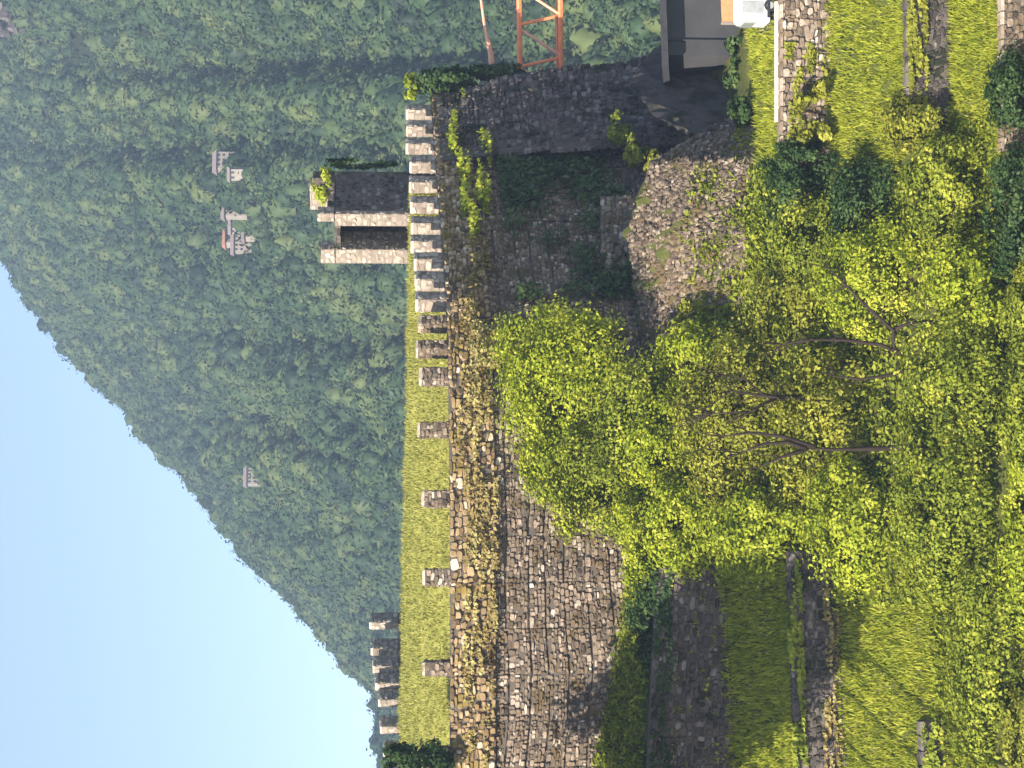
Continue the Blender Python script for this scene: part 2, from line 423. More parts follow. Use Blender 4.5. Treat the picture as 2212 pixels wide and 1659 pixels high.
nT = 19000
u = rng.uniform(-250, 1950, nT); t = rng.uniform(0.0, 1.0, nT) ** 0.75
ridge_u = rng.uniform(-250, 1300, 900)
u = np.concatenate([u, ridge_u]); t = np.concatenate([t, rng.uniform(0.975, 1.0, 900)])
xu = rng.uniform(1250, 1950, 2600); u = np.concatenate([u, xu]); t = np.concatenate([t, rng.uniform(0.0, 0.4, 2600)])
c = mount(u, t)
rad = (2.2 + 4.6 * rng.random(len(u)) ** 1.6) * (0.58 + 0.5 * t); rad[nT:nT + 900] *= 0.6; hh = rad * rng.uniform(0.8, 1.5, len(u))
def domes(C, Rr, H, tn):
    rings = np.array([0.0, 0.55, 1.0, 1.45, 1.95]); nseg = 9; n = len(C); Vs = []
    for i, ph in enumerate(rings):
        th = np.arange(nseg) / nseg * 2 * np.pi + rng.uniform(0, 6.28, (n, 1)) * 0 + i * 0.35
        k = rng.uniform(0.72, 1.15, (n, nseg))
        if i == 0: k = np.repeat(rng.uniform(0.9, 1.2, (n, 1)), nseg, 1)
        Vs.append(np.stack([np.sin(ph) * np.cos(th) * k * Rr[:, None], np.sin(ph) * np.sin(th) * k * Rr[:, None], np.cos(ph) * k * H[:, None]], -1) + C[:, None])
    V = np.stack(Vs, 1).reshape(-1, 3); nr = len(rings)
    i = np.arange(nr - 1)[:, None] * nseg; j = np.arange(nseg)[None]; j2 = (j + 1) % nseg
    q = np.stack([i + j, i + nseg + j, i + nseg + j2, i + j2], -1).reshape(-1, 4)
    F = (np.arange(n)[:, None, None] * (nr * nseg) + q[None]).reshape(-1, 4)
    return V, F, np.clip(np.repeat(tn, nr * nseg) + rng.normal(0, 0.06, n * nr * nseg), 0, 1)
tn = np.clip(rng.normal(0.5, 0.26, len(u)), 0, 1)
V1, F1, T1 = domes(c, rad * 0.8, hh * 0.84, tn)
V2, F2, T2 = crown_quads(c, rad, hh, 52, 0.25 + rad * 0.11)
T2 = np.clip(np.repeat(tn, 52 * 4) + rng.normal(0, .08, len(T2)), 0, 1)
o = mesh('forest', np.concatenate([V1, V2]), np.concatenate([F1, F2 + len(V1)]), M['leaf_forest'], tint=np.concatenate([T1, T2]), smooth=True)
tag(o, 'dense green wood covering the mountain flank', 'forest', kind='stuff')

# far houses on the mountain
def far_house(pt, w, d, h, rz, label, roofm, nwin=3, storey=2):
    w, d, h = w * 0.43, d * 0.43, h * 0.43; pt = pt + np.array([0, 0, 1.0])
    r = thing('far_house', pt, label, 'house', 'houses on the mountain')
    b = MB(); b.box((pt[0], pt[1], pt[2] + h / 2 - 2), (w, d, h + 4), rz); b.build('wall', M['cream'], r)
    co, si = math.cos(rz), math.sin(rz)
    def loc(x, y, z): return (pt[0] + x * co - y * si, pt[1] + x * si + y * co, pt[2] + z)
    e = 0.5; W2, D2 = w / 2 + e, d / 2 + e; rh = d * 0.33
    b = MB(); Vv = [loc(-W2, -D2, h), loc(W2, -D2, h), loc(W2, D2, h), loc(-W2, D2, h), loc(-W2, 0, h + rh), loc(W2, 0, h + rh)]
    b.add(Vv, [(0, 1, 5, 4), (2, 3, 4, 5), (1, 2, 5), (3, 0, 4), (3, 2, 1, 0)]); b.build('roof', roofm, r)
    for s in range(storey):
        for k in range(nwin):
            b = MB(); x = ((k + 0.5) / nwin - 0.5) * w * 0.9
            p = loc(x, -d / 2 - 0.02, h * (s + 0.5) / storey)
            b.box(p, (w / nwin * 0.38, 0.12, h / storey * 0.5), rz); b.build('window', M['dark_hole'], r)
def on_mount(U, V):
    ts = np.linspace(0, 1, 800); pm = mount(np.full(800, float(U)), ts)
    dep = pm[:, 1] * cp - pm[:, 2] * sp; vv = HV - FOC * (pm[:, 1] * sp + pm[:, 2] * cp) / dep
    k = int(np.argmin(abs(vv - V))); return pm[k] + np.array([0, -3.0, 1.5])
for U, V, w, d, h, rz, lab, rm, nw, st in [
    (1292, 512, 11, 9, 6, 0.3, 'whitewashed house with brown roof highest on the right of the mountain hamlet', 'greyroof', 3, 2),
    (1262, 532, 7, 6, 3.5, -0.3, 'small low white house just below the highest hamlet house', 'greyroof', 2, 1),
    (1196, 524, 12, 8, 5, 0.25, 'long cream house in the middle of the mountain hamlet', 'greyroof', 4, 2),
    (1164, 540, 9, 8, 6, -0.2, 'cream two storey house left of the long hamlet house', 'greyroof', 3, 2),
    (1140, 522, 11, 7, 5, 0.5, 'red roofed house at the upper left of the mountain hamlet', 'rust', 3, 2),
    (1128, 548, 13, 8, 7, 0.1, 'tall white house at the left end of the mountain hamlet', 'greyroof', 4, 2),
    (1150, 566, 9, 7, 5, 0.4, 'bright white house lowest in the mountain hamlet', 'greyroof', 3, 1),
    (636, 575, 13, 9, 9, 0.25, 'lone pale house on the mountain above the long castle wall', 'greyroof', 4, 2),
    ]:
    far_house(on_mount(U, V), w, d, h, rz, lab, M[rm], nw, st)
# bare rock at the upper right
b = MB(); pr = on_mount(1625, 36)
for k in range(26):
    q = pr + np.array([rng.uniform(-6, 6), rng.uniform(-3, 3), rng.uniform(-5, 5)])
    b.box(q, rng.uniform(2, 5, 3), rng.uniform(0, 3), rng.uniform(0.2, 0.7), 0, 0.6)
o = b.build('rock_outcrop', [M['grey_stone']]); tag(o, 'pale bare rock outcrop high among the mountain trees', 'rock')

# ------------------------------------------------------------------ meadow inside the walls
mu = np.linspace(-300, 1260, 90)
PATH_U = [-350, -100, 0, 200, 400, 600, 800, 900, 1000, 1100, 1200, 1300, 1400, 1452]
PATH_Y = [99.2, 98.4, 98, 97.6, 97.6, 98.3, 99.6, 100.7, 102.6, 107.5, 113.5, 119.5, 126, 130]
ZT = -4.1
def path_xy(U):
    Y = np.interp(U, PATH_U, PATH_Y); p = P(U, 950, Y); return np.array([p[0], p[1]])
rowsM = []
for t in np.linspace(0, 1, 14):
    pr = []
    for k in mu:
        yb = np.interp(k, PATH_U, PATH_Y) + 1.2
        a = np.array([P(k, 950, yb)[0], yb, ZT - 0.55])
        yt = np.interp(k, [-300, 300, 700, 1000, 1260], [126, 124, 120, 119, 121.5])
        vt = np.interp(k, [-300, 0, 300, 700, 1260], [858, 862, 868, 878, 888])
        bb = P(k, vt, yt)
        pr.append(a * (1 - t) + bb * t + np.array([0, 0, math.sin(t * math.pi) * 0.5]))
    rowsM.append(pr)
edge = np.array(rowsM[-1]); e2 = edge.copy(); e2[:, 1] += 6; e2[:, 2] -= 8
RM = np.concatenate([np.array(rowsM), e2[None]]); RM[:14, :, 2] += rng.normal(0, 0.06, (14, 90))
o = mesh('meadow', RM.reshape(-1, 3), grid_faces(15, 90), M['meadow'], smooth=True)
tag(o, 'sunlit yellow grass bank inside the castle walls', 'meadow', kind='structure')

# ------------------------------------------------------------------ main castle wall
root = thing('castle_wall', (*path_xy(600), -13), 'long crenellated curtain wall of rubble stone curving away to the right', 'castle wall')
seg_u = [-350, -100, 0, 100, 200, 300, 400, 500, 600, 700, 800, 900, 1000, 1050, 1100, 1150, 1200, 1250, 1300, 1350, 1400, 1452]
pts = [path_xy(x) for x in seg_u]
def off(pts, d):
    out = []
    for i in range(len(pts)):
        t = pts[min(i + 1, len(pts) - 1)] - pts[max(i - 1, 0)]; t = t / np.linalg.norm(t)
        out.append(pts[i] + np.array([t[1], -t[0]]) * d)
    return out
acc = MB()
wall_run(acc, off(pts, 0.22), [ZT] * len(pts), [ZT - 2.3] * len(pts), 1.25, bright=0.5, cw=(0.2, 0.6), ch=(0.14, 0.32), prot=(0.02, 0.2), skip=0.08)
acc.build('parapet', [M['ochre_stone'], M['mortar']], root)
acc = MB(); zc = np.full(len(pts), ZT - 2.3)
for hcs in (0.55, 1.05, 0.75, 0.9, 1.0, 1.1, 14.0):       # bands of masonry between thin recessed courses
    nx = zc - hcs + rng.uniform(-0.14, 0.14, len(pts))
    wall_run(acc, pts, list(zc), list(nx), 1.0, bright=0.48, cw=(0.14, 0.48), ch=(0.10, 0.24), prot=(0.02, 0.15), skip=0.05, show=9)
    wall_run(acc, off(pts, -0.1), list(nx - 0.001), list(nx - 0.1), 0.8, bright=0.25, prot=(0.0, 0.08), skip=0.25)
    zc = nx - 0.101
acc.build('masonry', [M['stone'], M['mortar']], root)
# merlons
proto = None
mer = [(-60, 1.15), (214, 1.12), (412, 1.05), (582, 1.0), (733, 0.95), (850, 1.0), (912, 0.9), (966, 0.95), (1018, 0.9), (1062, 0.95), (1104, 1.0), (1142, 1.05), (1182, 1.1), (1226, 1.1), (1270, 1.1), (1312, 1.1), (1352, 1.1), (1390, 1.1), (1425, 1.1)]
mer.append((18, 1.6))
for U, w in mer:
    a, b2 = path_xy(U - 5), path_xy(U + 5); d = b2 - a; th = math.atan2(d[1], d[0]); c = path_xy(U)
    n = np.array([math.sin(th), -math.cos(th)]); c = c - n * 0.3
    h = 1.5 if U < 800 else 1.62
    acc = MB()
    if U < 1000: rubble_block(acc, (c[0], c[1], ZT), th, w * rng.uniform(0.6, 0.8), 0.8, h * rng.uniform(0.86, 1.08), bright=0.42, cw=(0.22, 0.5), ch=(0.14, 0.28), prot=(0.0, 0.07))
    else: rubble_block(acc, (c[0], c[1], ZT), th, 1.02, 0.74, h * rng.uniform(0.93, 1.06), bright=0.6, cw=(0.4, 0.8), ch=(0.25, 0.45), prot=(0.0, 0.03))
    acc.build('merlon', [M['pale_stone'], M['pale_mortar']] if U > 1000 else [M['stone'], M['mortar']], root)

# ------------------------------------------------------------------ bastion at the right end (shaded face, flared foot)
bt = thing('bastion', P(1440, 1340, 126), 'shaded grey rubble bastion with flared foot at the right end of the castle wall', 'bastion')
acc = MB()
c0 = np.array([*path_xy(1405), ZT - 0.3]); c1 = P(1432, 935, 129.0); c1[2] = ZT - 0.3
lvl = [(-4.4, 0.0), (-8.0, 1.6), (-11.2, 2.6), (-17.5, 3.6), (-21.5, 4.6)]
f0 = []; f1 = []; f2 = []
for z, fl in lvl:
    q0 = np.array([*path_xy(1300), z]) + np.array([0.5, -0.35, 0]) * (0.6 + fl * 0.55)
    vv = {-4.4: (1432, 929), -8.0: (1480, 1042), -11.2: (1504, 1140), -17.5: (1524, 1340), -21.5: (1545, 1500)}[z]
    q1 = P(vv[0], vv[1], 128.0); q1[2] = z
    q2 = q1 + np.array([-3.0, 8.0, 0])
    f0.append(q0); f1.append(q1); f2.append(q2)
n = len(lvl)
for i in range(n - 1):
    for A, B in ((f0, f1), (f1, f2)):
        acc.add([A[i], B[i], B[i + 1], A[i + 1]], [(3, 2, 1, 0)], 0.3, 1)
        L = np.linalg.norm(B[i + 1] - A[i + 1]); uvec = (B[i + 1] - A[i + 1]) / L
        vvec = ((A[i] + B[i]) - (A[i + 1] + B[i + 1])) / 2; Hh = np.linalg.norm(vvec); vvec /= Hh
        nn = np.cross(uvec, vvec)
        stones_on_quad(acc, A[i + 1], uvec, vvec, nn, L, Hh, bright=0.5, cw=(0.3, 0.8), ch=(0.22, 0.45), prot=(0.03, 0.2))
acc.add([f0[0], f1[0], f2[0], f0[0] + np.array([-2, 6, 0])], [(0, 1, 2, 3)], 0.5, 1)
acc.build('masonry', [M['grey_stone'], M['mortar']], bt)  # stone colour darkened to deepen the shaded face

# rough rock foot added to the bastion, turned from the sun to darken the hollow
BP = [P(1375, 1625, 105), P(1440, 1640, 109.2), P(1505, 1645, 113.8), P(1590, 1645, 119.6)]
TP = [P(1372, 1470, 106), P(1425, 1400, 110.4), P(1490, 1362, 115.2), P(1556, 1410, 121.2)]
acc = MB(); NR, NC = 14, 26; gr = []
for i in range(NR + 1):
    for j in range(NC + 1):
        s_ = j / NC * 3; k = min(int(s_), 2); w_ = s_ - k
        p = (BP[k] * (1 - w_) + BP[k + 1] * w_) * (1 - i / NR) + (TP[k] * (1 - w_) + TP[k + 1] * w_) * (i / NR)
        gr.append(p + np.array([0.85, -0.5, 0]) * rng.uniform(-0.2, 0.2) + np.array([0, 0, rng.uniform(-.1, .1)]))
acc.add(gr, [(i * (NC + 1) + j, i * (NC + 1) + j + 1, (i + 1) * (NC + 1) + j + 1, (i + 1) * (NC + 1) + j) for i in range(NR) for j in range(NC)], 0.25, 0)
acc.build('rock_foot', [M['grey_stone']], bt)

# ------------------------------------------------------------------ tower
TY = 120.0
tc = P(1196, 870, TY)          # corner nearest to the camera between the lit and the shaded side
tw = thing('castle_tower', (tc[0], tc[1], ZT), 'ruined square stone tower with a tall opening rising behind the battlements', 'tower')
n1 = np.array([-0.55, -0.835]); e1 = np.array([-0.835, 0.55])     # lit side normal, direction along it (to the left)
e2v = np.array([0.55, 0.835])                                     # direction of the shaded side (to the right, away)
Wt, Lt = 3.55, 5.8
zt0 = ZT - 1.5
def tz(V): return P(1196, V, TY)[2]
def tpt(a, b, z): q = tc[:2] + e1 * a + e2v * b; return np.array([q[0], q[1], z])
def tbox(acc, a0, a1, b0, b1, z0, z1, tint=0.5, bright=0.6, faces='lrfb', m=1):
    V = [tpt(a0, b0, z0), tpt(a1, b0, z0), tpt(a1, b1, z0), tpt(a0, b1, z0), tpt(a0, b0, z1), tpt(a1, b0, z1), tpt(a1, b1, z1), tpt(a0, b1, z1)]
    acc.add(V, [(0, 1, 2, 3), (7, 6, 5, 4), (4, 5, 1, 0), (5, 6, 2, 1), (6, 7, 3, 2), (7, 4, 0, 3)], tint, m)
    E1 = np.array([*e1, 0]); E2 = np.array([*e2v, 0]); H = z1 - z0; kw = dict(bright=bright, cw=(0.3, 0.7), ch=(0.22, 0.38), prot=(0.0, 0.04))
    if 'f' in faces: stones_on_quad(acc, V[1], -E1, (0, 0, 1), -E2, a1 - a0, H, **kw)
    if 'r' in faces: stones_on_quad(acc, V[0], E2, (0, 0, 1), -E1, b1 - b0, H, **kw)
    if 'l' in faces: stones_on_quad(acc, V[2], -E2, (0, 0, 1), E1, b1 - b0, H, **kw)
    if 'b' in faces: stones_on_quad(acc, V[3], E1, (0, 0, 1), E2, a1 - a0, H, **kw)
ztop = tz(688); zroof = tz(724); zlint = tz(735)
acc = MB()
wt = 0.85
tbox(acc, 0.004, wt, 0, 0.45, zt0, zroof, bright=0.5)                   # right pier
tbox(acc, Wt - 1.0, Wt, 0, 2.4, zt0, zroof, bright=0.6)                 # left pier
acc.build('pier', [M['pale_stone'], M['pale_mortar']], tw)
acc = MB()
tbox(acc, 0.0, wt - .003, 0.452, Lt, zt0, zroof, bright=0.45)                        # right side wall, its shade put into darker stone
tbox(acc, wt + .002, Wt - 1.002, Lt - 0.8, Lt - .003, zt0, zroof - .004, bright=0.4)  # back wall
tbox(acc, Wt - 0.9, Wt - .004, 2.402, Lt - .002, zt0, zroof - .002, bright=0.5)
acc.build('wall', [M['grey_stone'], M['mortar']], tw)  # darker than the piers: shade of side and recess put into the colour
acc = MB(); tbox(acc, wt * 0.5, Wt - 0.4, 0.25, Lt - 0.3, zlint, zroof + 0.06, bright=0.4, faces='f'); acc.build('roof_slab', [M['grey_stone'], M['mortar']], tw)  # dark stone paints in the shade of the opening
# parapet: tall right side with a dip, and single merlons on the corners
acc = MB()
tbox(acc, 0.0, 0.55, 0, 0.9, zroof + .06, tz(686), bright=0.6)
acc.build('merlon', [M['pale_stone'], M['pale_mortar']], tw)
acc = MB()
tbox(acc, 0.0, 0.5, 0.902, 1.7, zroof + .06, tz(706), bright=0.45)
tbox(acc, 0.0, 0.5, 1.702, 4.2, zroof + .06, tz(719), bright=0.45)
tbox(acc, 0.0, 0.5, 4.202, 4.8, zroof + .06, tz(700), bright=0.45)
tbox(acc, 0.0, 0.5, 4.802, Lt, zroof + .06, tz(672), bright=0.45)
acc.build('parapet', [M['grey_stone'], M['mortar']], tw)  # same darkened stone paints the shaded side
acc = MB(); tbox(acc, 0.52, Wt - 1.1, Lt - 0.7, Lt, zroof + .06, tz(664), bright=0.5); acc.build('rear_parapet', [M['pale_stone'], M['pale_mortar']], tw)
acc = MB(); tbox(acc, Wt - 1.0, Wt, 0, 0.85, zroof + .06, tz(692), bright=0.65); acc.build('merlon', [M['pale_stone'], M['pale_mortar']], tw)

# ------------------------------------------------------------------ farther crenellated wall on the left
fw = thing('rear_castle_wall', P(200, 860, 128), 'short crenellated wall beyond the grass bank against the sky', 'castle wall')
fp = [P(u, 860, y)[:2] for u, y in ((-160, 120), (0, 123.5), (100, 125.5), (200, 128), (335, 133))]
acc = MB(); wall_run(acc, fp, [-1.9] * 5, [-6] * 5, 0.9, bright=0.55, show=1.2, cw=(.3, .6)); acc.build('masonry', [M['pale_stone'], M['pale_mortar']], fw)
for U, V0 in ((318, 800), (262, 803), (224, 806), (187, 812), (152, 818), (94, 822), (40, 830), (-20, 830)):
    y = np.interp(U, [-160, 0, 100, 200, 335], [120, 123.5, 125.5, 128, 133]); c = P(U, 860, y)
    acc = MB(); z1 = P(U, V0, y)[2]
    rubble_block(acc, (c[0], c[1], -1.9), R(60), 1.15, 0.6, z1 + 1.9 - .08, bright=0.62, cw=(.4, .8), ch=(.25, .45), prot=(0.0, 0.03))
    acc.build('merlon', [M['pale_stone'], M['pale_mortar']], fw)

# ------------------------------------------------------------------ terrace walls
def terrace_wall(label, r_top, r_bot, u0, u1, mat='stone', bright=0.5, step=60, lift=0.15, coping=True, **kw):
    us = np.linspace(u0, u1, max(2, int(abs(u1 - u0) / step) + 1))
    T = row_pts(rows[r_top], us); B = row_pts(rows[r_bot], us)
    pp = [(t[0], min(t[1], b[1]) - 0.12) for t, b in zip(T, B)]
    r = thing('terrace_wall', (pp[0][0], pp[0][1], B[0][2]), label, 'stone wall', 'stone walls of the terraces')
    acc = MB()
    wall_run(acc, pp, [t[2] + lift for t in T], [b[2] - 0.6 for b in B], 0.5, bright=bright, **kw)
    acc.build('masonry', [M[mat], M['mortar']], r)
    if not coping: return
    # flat coping stones along the top
    cb = MB()
    for (a, b2, ta, tb) in zip(pp[:-1], pp[1:], T[:-1], T[1:]):
        L = math.hypot(b2[0] - a[0], b2[1] - a[1]); k = max(1, int(L / 0.6)); th = math.atan2(b2[1] - a[1], b2[0] - a[0])
        for i in range(k):
            s = (i + 0.5) / k
            cb.box((a[0] + (b2[0] - a[0]) * s, a[1] + (b2[1] - a[1]) * s + 0.22, ta[2] * (1 - s) + tb[2] * s + lift + 0.06), (L / k * 0.93, 0.6 + rng.uniform(-.05, .08), 0.12 + rng.uniform(0, .06)), th + rng.uniform(-.05, .05), rng.uniform(0.4, 0.9), 0, 0.92)
    cb.build('coping', [M[mat]], r)
terrace_wall('tall dark stone wall in shade below the castle wall at left', 1, 2, -280, 440, 'grey_stone', 0.42, coping=False)  # darker stone here and on the next wall paints in extra shade
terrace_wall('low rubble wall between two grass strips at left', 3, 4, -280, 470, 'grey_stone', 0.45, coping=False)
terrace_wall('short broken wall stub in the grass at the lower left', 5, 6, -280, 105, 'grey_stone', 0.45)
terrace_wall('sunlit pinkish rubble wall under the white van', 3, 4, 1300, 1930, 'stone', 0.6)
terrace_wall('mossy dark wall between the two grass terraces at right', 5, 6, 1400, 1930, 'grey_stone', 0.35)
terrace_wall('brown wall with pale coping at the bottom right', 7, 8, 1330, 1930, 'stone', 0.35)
# low buttress wall in the shade under the castle wall
us = np.linspace(985, 1235, 5)
pp = [P(u, 1355, y)[:2] for u, y in zip(us, np.linspace(103.0, 111, 5))]
r = thing('low_wall', P(1100, 1355, 106), 'low grey rubble wall at the foot of the shaded castle wall', 'wall')
acc = MB(); wall_run(acc, pp, [P(u, 1298, y)[2] for u, y in zip(us, np.linspace(103, 111, 5))], [-17.5] * 5, 0.6, bright=0.5, cw=(.3, .8), ch=(.2, .4), prot=(.02, .14))
acc.build('masonry', [M['stone'], M['mortar']], r)

# ------------------------------------------------------------------ house at right
hc = P(1690, 1620, 114)
hs = thing('house', hc, 'grey rendered house with dark overhanging slate roof below the bastion', 'house')
zg = hc[2] - 1.0
ze = P(1560, 1432, 112)[2]
xl = P(1540, 1500, 112)[0]
b = MB(); rzh = R(12)
ex, ey = np.array([math.cos(rzh), math.sin(rzh)]), np.array([-math.sin(rzh), math.cos(rzh)])
h0 = np.array([xl, 112.0])
def hp(a, bb, z): q = h0 + ex * a + ey * bb; return (q[0], q[1], z)
Wd, Dp = 11.0, 8.0
b.add([hp(0, 0, zg), hp(Wd, 0, zg), hp(Wd, Dp, zg), hp(0, Dp, zg), hp(0, 0, ze), hp(Wd, 0, ze), hp(Wd, Dp, ze - 1.7), hp(0, Dp, ze - 1.7)],
      [(0, 1, 5, 4), (1, 2, 6, 5), (2, 3, 7, 6), (3, 0, 4, 7)]); b.build('wall', M['plaster'], hs)
b = MB(); ov = 1.2; rise = 0.55
A = [hp(-ov, -ov, ze - .12), hp(Wd + ov, -ov, ze - .12), hp(Wd + ov, Dp + ov, ze - .12), hp(-ov, Dp + ov, ze - .12)]
B2 = [hp(-ov, -ov, ze + .28), hp(Wd + ov, -ov, ze + .28), hp(Wd + ov, Dp + ov, ze + .28), hp(-ov, Dp + ov, ze + .28)]
drop = 1.9
A = [p if i < 2 else (p[0], p[1], p[2] - drop) for i, p in enumerate(A)]; B2 = [p if i < 2 else (p[0], p[1], p[2] - drop) for i, p in enumerate(B2)]
b.add(A + B2, [(3, 2, 1, 0), (4, 5, 6, 7), (0, 1, 5, 4), (1, 2, 6, 5), (2, 3, 7, 6), (3, 0, 4, 7)]); b.build('roof', M['slate'], hs)
b = MB(); zs = P(1640, 1588, 112)[2]
q = hp(2.9, -0.06, zs + .05); b.box(q, (1.7, 0.1, 1.35), rzh); sh = b.build('shutter', M['shutter'], hs)
b = MB(); q = hp(2.0, -0.07, zs + .05); b.box(q, (0.12, 0.14, 1.45), rzh); b.build('shutter_frame', M['cream'], hs)
b = MB(); q = hp(5.2, -0.06, zs + 2.4); b.box(q, (1.1, 0.1, 1.4), rzh); b.build('window', M['dark_hole'], hs)
b = MB(); b.tube([hp(0.9, -0.1, ze - .1), hp(0.9, -0.1, zg + 1)], 0.06); b.build('downpipe', M['slate'], hs)

# ------------------------------------------------------------------ parking strip and kerb
v0 = P(1600, 1690, 97.05)
pk = [P(1585, 1640, 103.0), P(1950, 1640, 103.0), P(1950, 1690, 97.3), P(1605, 1690, 97.3)]
zp = terr(1650, 2, 0.9)[0][2] + 0.14
o = mesh('parking_bay', np.array([(p[0], p[1], zp) for p in pk] + [(p[0], p[1], zp - 1.0) for p in pk]), [(3, 2, 1, 0), (4, 5, 6, 7), (0, 1, 5, 4), (1, 2, 6, 5), (2, 3, 7, 6), (3, 0, 4, 7)], M['asphalt'])
tag(o, 'grey asphalt bay on the terrace at right', 'parking bay', kind='structure')
b = MB()
for k in range(13):
    p = P(1405 + k * 20, 1690, 97.12); b.box((p[0], p[1], terr(1405 + k * 20, 3, 0.0)[0][2] + 0.32), (0.455, 0.22, 0.2), 0, 0.5)
o = b.build('kerb', M['kerb']); tag(o, 'pale stone kerb edging the grass strip beside the van', 'kerb')

# ------------------------------------------------------------------ white van (its rear end shows at the right edge)
vp = P(1612, 1690, 98.0); vz = zp
van = thing('van', (vp[0] + 2, 99, vz), 'white van with large grey side windows parked at the right edge', 'van')
xv = vp[0]; Lv, Hv2, Wv = 4.6, 1.95, 1.8; yv = 98.0
prof = [(0.0, 0.35), (0.02, 1.0), (0.05, 1.75), (0.14, 1.88), (0.3, 1.95), (3.3, 1.95), (3.55, 1.85), (4.1, 1.15), (4.5, 1.0), (4.6, 0.75), (4.6, 0.35)]
def van_body(y0, y1, ins=0.0):
    b = MB(); n = len(prof); V = []
    for y, s in ((y0, 0.06), (y0 + 0.12, 0), (y1 - 0.12, 0), (y1, 0.06)):
        for x, z in prof:
            V.append((xv + x + (s if x < 2 else -s), y, vz + z - (s if z > 1 else 0)))
    F = []
    for j in range(3):
        for i in range(n - 1):
            F.append((j * n + i, j * n + i + 1, (j + 1) * n + i + 1, (j + 1) * n + i))
        F.append((j * n + n - 1, j * n, (j + 1) * n, (j + 1) * n + n - 1))
    F.append(tuple(range(n))); F.append(tuple(3 * n + i for i in range(n - 1, -1, -1)))
    b.add(V, F); return b
van_body(yv, yv + Wv).build('body', M['white'], van, smooth=False)
for x0, x1 in ((0.42, 1.05), (1.14, 2.1), (2.2, 3.2)):
    b = MB(); b.box((xv + (x0 + x1) / 2, yv - 0.012, vz + 1.24), (x1 - x0, 0.05, 1.1)); b.build('window', M['glass'], van)
b = MB(); b.box((xv + 2.3, yv - 0.015, vz + 0.42), (4.2, 0.05, 0.16)); b.build('side_trim', M['black'], van)
b = MB(); b.box((xv - 0.02, yv + Wv / 2, vz + 1.35), (0.06, 1.4, 0.6)); b.build('rear_window', M['glass'], van)
for x in (0.85, 3.7):
    for y in (yv + 0.1, yv + Wv - 0.1):
        b = MB(); b.tube([(xv + x, y - 0.11, vz + 0.33), (xv + x, y + 0.11, vz + 0.33)], 0.33, 18); wh = b.build('wheel', M['black'], van)
        b = MB(); b.tube([(xv + x, y - 0.13, vz + 0.33), (xv + x, y + 0.13, vz + 0.33)], 0.19, 12); b.build('rim', M['glass'], wh)

# ------------------------------------------------------------------ crane boom beyond the bastion
CY = 136.0
cr = thing('crane', P(1900, 1165, CY), 'orange lattice crane boom reaching in from the right behind the bastion', 'crane')
def ctube(name, A, B, r, m, n=6):
    b = MB(); b.tube([A, B], r, n); return b.build(name, M[m], cr)
ch1 = lambda U: P(U, np.interp(U, [1515, 1659], [1124, 1117]), CY)
ch2 = lambda U: P(U, np.interp(U, [1515, 1659], [1213, 1206]), CY)
ch3 = lambda U: P(U, np.interp(U, [1515, 1659], [1205, 1200]), CY + 2.2)
ctube('chord', ch1(1440), ch1(2050), 0.20, 'orange'); ctube('chord', ch2(1440), ch2(2050), 0.20, 'orange'); ctube('chord', ch3(1440), ch3(2050), 0.14, 'orange')
st = [1453, 1517, 1607, 1697, 1787, 1877, 1967]
for k, U in enumerate(st):
    ctube('strut', ch1(U - 2), ch2(U + 18), 0.12, 'orange')
    ctube('strut', ch1(U - 2), ch3(U + 18), 0.07, 'orange')
    ctube('strut', ch2(U + 18), ch3(U + 18), 0.07, 'orange')
    if k: ctube('brace', ch2(st[k - 1] + 22), ch1(U - 8), 0.10, 'faded')
    if k: ctube('brace', ch3(st[k - 1] + 22), ch1(U - 8), 0.06, 'faded')
b = MB(); b.tube([P(1522, 1062, CY + 1.2), P(1545, 1060, CY + 1.2), P(1600, 1047, CY + 1.2), P(1659, 1039, CY + 1.2), P(2050, 985, CY + 1.2)], [0.24, 0.22, 0.1, 0.09, 0.09], 6); b.build('tie_bar', M['faded'], cr)
b = MB(); b.tube([P(1850, 985, CY + 1), P(1850, 2100, CY + 1)], 0.5, 4); b.build('mast', M['orange'], cr)
b = MB(); p = P(1536, 1090, 131); b.tube([P(1500, 1086, 131), P(1534, 1084, 131)], 0.1); b.tube([P(1500, 1086, 131), P(1500, 1300, 131)], 0.12)
o = b.build('iron_bracket', [M['slate']]); tag(o, 'small dark iron bracket sticking out beside the crane boom', 'bracket')

# ------------------------------------------------------------------ vegetation
def leaf_mesh(name, pos, nr, size, tn, mat, parent=None):
    V, F, T = quads(pos, nr, size, tn)
    return mesh(name, V, F, M[mat], parent, tint=T)

def clumpy(c, r, n, nclump, cr=0.32, shell=0.5, up=0.5):
    """leaf positions in clumps through an ellipsoid"""
    d = rng.normal(0, 1, (nclump, 3)); d /= np.linalg.norm(d, axis=1, keepdims=True)
    k = shell + (1 - shell) * rng.random(nclump) ** 0.5
    cc = d * k[:, None]
    idx = rng.integers(0, nclump, n)
    w = rng.uniform(0.55, 1.25, nclump)
    off_ = rng.normal(0, cr / 1.7, (n, 3)) * w[idx][:, None]
    p = cc[idx] + off_
    nr = off_ * 2.2 + d[idx] * 0.5 + rng.normal(0, 0.45, (n, 3)); nr[:, 2] += up
    tcl = rng.normal(0.5, 0.16, nclump)
    tn = np.clip(tcl[idx] + rng.normal(0, 0.14, n), 0, 1)
    return np.asarray(c) + p * np.asarray(r), nr, tn, np.asarray(c) + cc * np.asarray(r)

